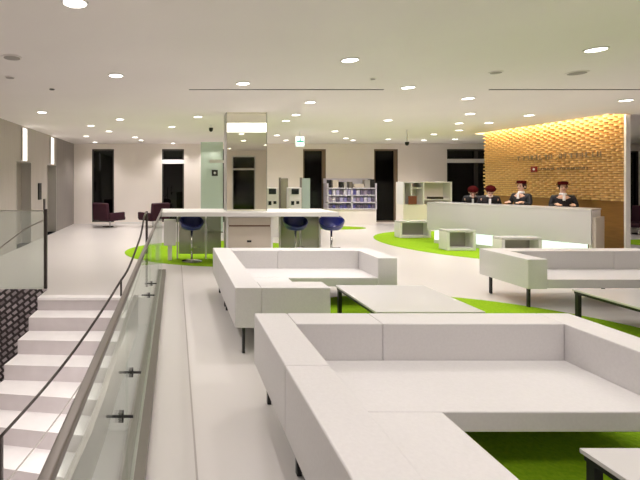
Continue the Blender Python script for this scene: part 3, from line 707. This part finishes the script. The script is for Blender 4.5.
# ================================================================ PEOPLE
def skin_mesh(name, chains, m, parent, root=0, sub=1):
    """chains: list of lists of (x,y,z,r); identical coordinates are welded"""
    bm = bmesh.new(); lay = bm.verts.layers.skin.verify(); seen = {}; first = None
    for ch in chains:
        prev = None
        for (x, y, z, r) in ch:
            k = (round(x, 4), round(y, 4), round(z, 4))
            if k not in seen:
                v = bm.verts.new((x, y, z)); v[lay].radius = (r, r) if not isinstance(r, tuple) else r; seen[k] = v
                if first is None: first = v; v[lay].use_root = True
            v = seen[k]
            if prev is not None and prev is not v and not bm.edges.get((prev, v)): bm.edges.new((prev, v))
            prev = v
    me = bpy.data.meshes.new(name); bm.to_mesh(me); bm.free(); me.materials.append(M[m])
    o = bpy.data.objects.new(name, me); C.objects.link(o); o.parent = parent
    s = o.modifiers.new('skin', 'SKIN'); s.use_smooth_shade = True
    q = o.modifiers.new('sub', 'SUBSURF'); q.levels = sub; q.render_levels = sub
    return o

def person(x, y, face, H, label, lean=0.0, turn=0.0):
    """faces local -y; lean tips the trunk forward from the hips, so the head sinks"""
    t = thing('person', label, 'person', (x, y, 0), face, 'receptionists behind the counter'); s = H / 1.60
    hip = 0.86
    def T(px, py, pz):          # trunk point -> leaned
        dz = pz - hip; c, sn = math.cos(lean), math.sin(lean)
        return (px * s, (py * c - dz * sn) * s, (hip + dz * c + py * sn) * s)
    def V(px, py, pz, r, tr=True):
        q = T(px, py, pz) if tr else (px * s, py * s, pz * s)
        return (*q, r * s if not isinstance(r, tuple) else (r[0] * s, r[1] * s))
    neck, chest, pel = V(0, 0.005, 1.33, 0.048), V(0, 0, 1.22, (0.13, 0.085)), V(0, 0, 0.88, (0.14, 0.10))
    waist = V(0, 0, 1.03, (0.105, 0.08)); head = [neck, V(0, -0.005, 1.39, 0.052), V(0, -0.012, 1.45, (0.068, 0.075)), V(0, -0.005, 1.52, (0.072, 0.082)), V(0, 0, 1.565, (0.05, 0.055))]
    ch = [[pel, waist, chest, neck], head]
    arms = {}
    hz = 1.12                    # hands rest just above the counter edge
    for sx in (-1, 1):
        sh = V(sx * 0.165, 0, 1.27, 0.052); el = V(sx * 0.225, -0.05, 1.05, 0.04)
        wy = -0.20; wr = (sx * 0.13 * s, T(0, wy, hz)[1], hz * s if lean == 0 else 1.02 * s, 0.026 * s)
        pal = (wr[0] - sx * 0.01, wr[1] - 0.07 * s, wr[2] - 0.01, 0.028 * s)
        arms[sx] = (sh, el, wr, pal)
        ch.append([chest, sh, el, wr, pal])
        ft = V(sx * 0.09, 0, 0.80, 0.085, False); kn = V(sx * 0.095, -0.01, 0.45, 0.055, False); an = V(sx * 0.10, 0.015, 0.08, 0.034, False); toe = V(sx * 0.11, -0.11, 0.035, 0.03, False)
        ch.append([pel, ft, kn, an, toe])
    body = skin_mesh('body', ch, 'skin', t)
    for sx in (-1, 1):
        wr, pal = arms[sx][2], arms[sx][3]
        for i, ln in enumerate((0.060, 0.068, 0.063, 0.048)):
            fx = pal[0] + (i - 1.5) * 0.019 * s * -sx
            skin_mesh('finger', [[(fx, pal[1] + 0.01, pal[2], 0.009 * s), (fx, pal[1] - ln * 0.6 * s, pal[2] - 0.004, 0.0085 * s), (fx, pal[1] - ln * s, pal[2] - 0.022 * s, 0.007 * s)]], 'skin', t, sub=0)
        skin_mesh('thumb', [[(pal[0] - sx * 0.012 * s, pal[1] + 0.045 * s, pal[2], 0.010 * s), (pal[0] - sx * 0.045 * s, pal[1] + 0.01 * s, pal[2] - 0.004, 0.010 * s), (pal[0] - sx * 0.050 * s, pal[1] - 0.02 * s, pal[2] - 0.012, 0.008 * s)]], 'skin', t, sub=0)
    # jacket
    jc = [[V(0, 0, 0.84, (0.165, 0.125)), V(0, 0, 1.03, (0.128, 0.10)), V(0, 0, 1.22, (0.158, 0.108)), V(0, 0.01, 1.31, (0.085, 0.07))]]
    for sx in (-1, 1):
        sh, el, wr, pal = arms[sx]
        jc.append([V(0, 0, 1.22, (0.158, 0.108)), V(sx * 0.17, 0, 1.265, 0.066), (el[0], el[1], el[2], 0.053 * s), (el[0] + (wr[0] - el[0]) * 0.85, el[1] + (wr[1] - el[1]) * 0.85, el[2] + (wr[2] - el[2]) * 0.85, 0.038 * s)])
    skin_mesh('jacket', jc, 'suit', t)
    bm = bmesh.new(); lathe(bm, [(0.17 * s, 0.50 * s), (0.18 * s, 0.70 * s), (0.15 * s, 0.93 * s)]); obj('skirt', bm, 'suit', t, smooth=True)
    for sx in (-1, 1):
        bm = bmesh.new(); bmesh.ops.create_uvsphere(bm, u_segments=12, v_segments=8, radius=1, matrix=Matrix.Translation((sx * 0.105 * s, -0.05 * s, 0.035 * s)) @ Matrix.Diagonal((0.042 * s, 0.12 * s, 0.036 * s, 1))); obj('shoe', bm, 'black', t, smooth=True)
    def sph(name, c, r, m_):
        q = T(*c); bm = bmesh.new(); bmesh.ops.create_uvsphere(bm, u_segments=16, v_segments=12, radius=1, matrix=Matrix.Translation(q) @ Matrix.Rotation(lean, 4, 'X') @ Matrix.Diagonal((r[0] * s, r[1] * s, r[2] * s, 1))); return obj(name, bm, m_, t, smooth=True)
    sph('hair', (0, 0.026, 1.505), (0.090, 0.088, 0.088), 'hair'); sph('hair_bun', (0, 0.105, 1.45), (0.045, 0.04, 0.045), 'hair')
    for sx in (-1, 1):
        sph('ear', (sx * 0.078, 0.0, 1.47), (0.012, 0.018, 0.028), 'skin'); sph('eye', (sx * 0.03, -0.083, 1.485), (0.012, 0.008, 0.008), 'black')
        sph('brow', (sx * 0.03, -0.084, 1.503), (0.018, 0.005, 0.004), 'hair')
    sph('nose', (0, -0.092, 1.462), (0.012, 0.017, 0.018), 'skin'); sph('mouth', (0, -0.083, 1.43), (0.022, 0.007, 0.007), 'red')
    # hat: shallow round cap with rim
    bm = bmesh.new(); lathe(bm, [(0.112 * s, 0), (0.116 * s, 0.014 * s), (0.094 * s, 0.018 * s), (0.096 * s, 0.055 * s), (0.078 * s, 0.072 * s), (0.03 * s, 0.076 * s)])
    q = T(0, 0.005, 1.545); bmesh.ops.transform(bm, matrix=Matrix.Translation(q) @ Matrix.Rotation(lean, 4, 'X'), verts=bm.verts); obj('hat', bm, 'hat', t, smooth=True)
    # white neck scarf
    bm = bmesh.new(); lathe(bm, [(0.062 * s, 0), (0.070 * s, 0.02 * s), (0.060 * s, 0.045 * s)]); q = T(0, 0.002, 1.315); bmesh.ops.translate(bm, vec=q, verts=bm.verts); obj('scarf', bm, 'scarf', t, smooth=True)
    a = T(-0.022, -0.118, 1.19); b = T(0.022, -0.095, 1.33)
    bm = bmesh.new(); box(bm, a[0], b[0], min(a[1], b[1]) - 0.01, max(a[1], b[1]), a[2], b[2]); obj('shirt_front', bm, 'scarf', t, bevel=0.006)
    return t
nrm = Vector((-u.y, u.x, 0))
def behind(tt, off): p = CA + u * (Lc * tt) + nrm * off; return p.x, p.y
face = math.atan2(nrm.y, nrm.x) - PI / 2
x, y = behind(0.785, 0.86); person(x, y, -0.55, 1.53, 'receptionist in black suit and white scarf, rightmost at the counter')
x, y = behind(0.55, 0.80); person(x, y, -1.25, 1.55, 'receptionist in black suit standing in the middle of the counter')
x, y = behind(0.325, 0.86); person(x, y, -0.5, 1.55, 'receptionist in black suit bending forward, second from the left', lean=0.66)
x, y = behind(0.20, 1.0); person(x, y, -0.6, 1.55, 'receptionist at the left end, half hidden before the dark window', lean=0.72)
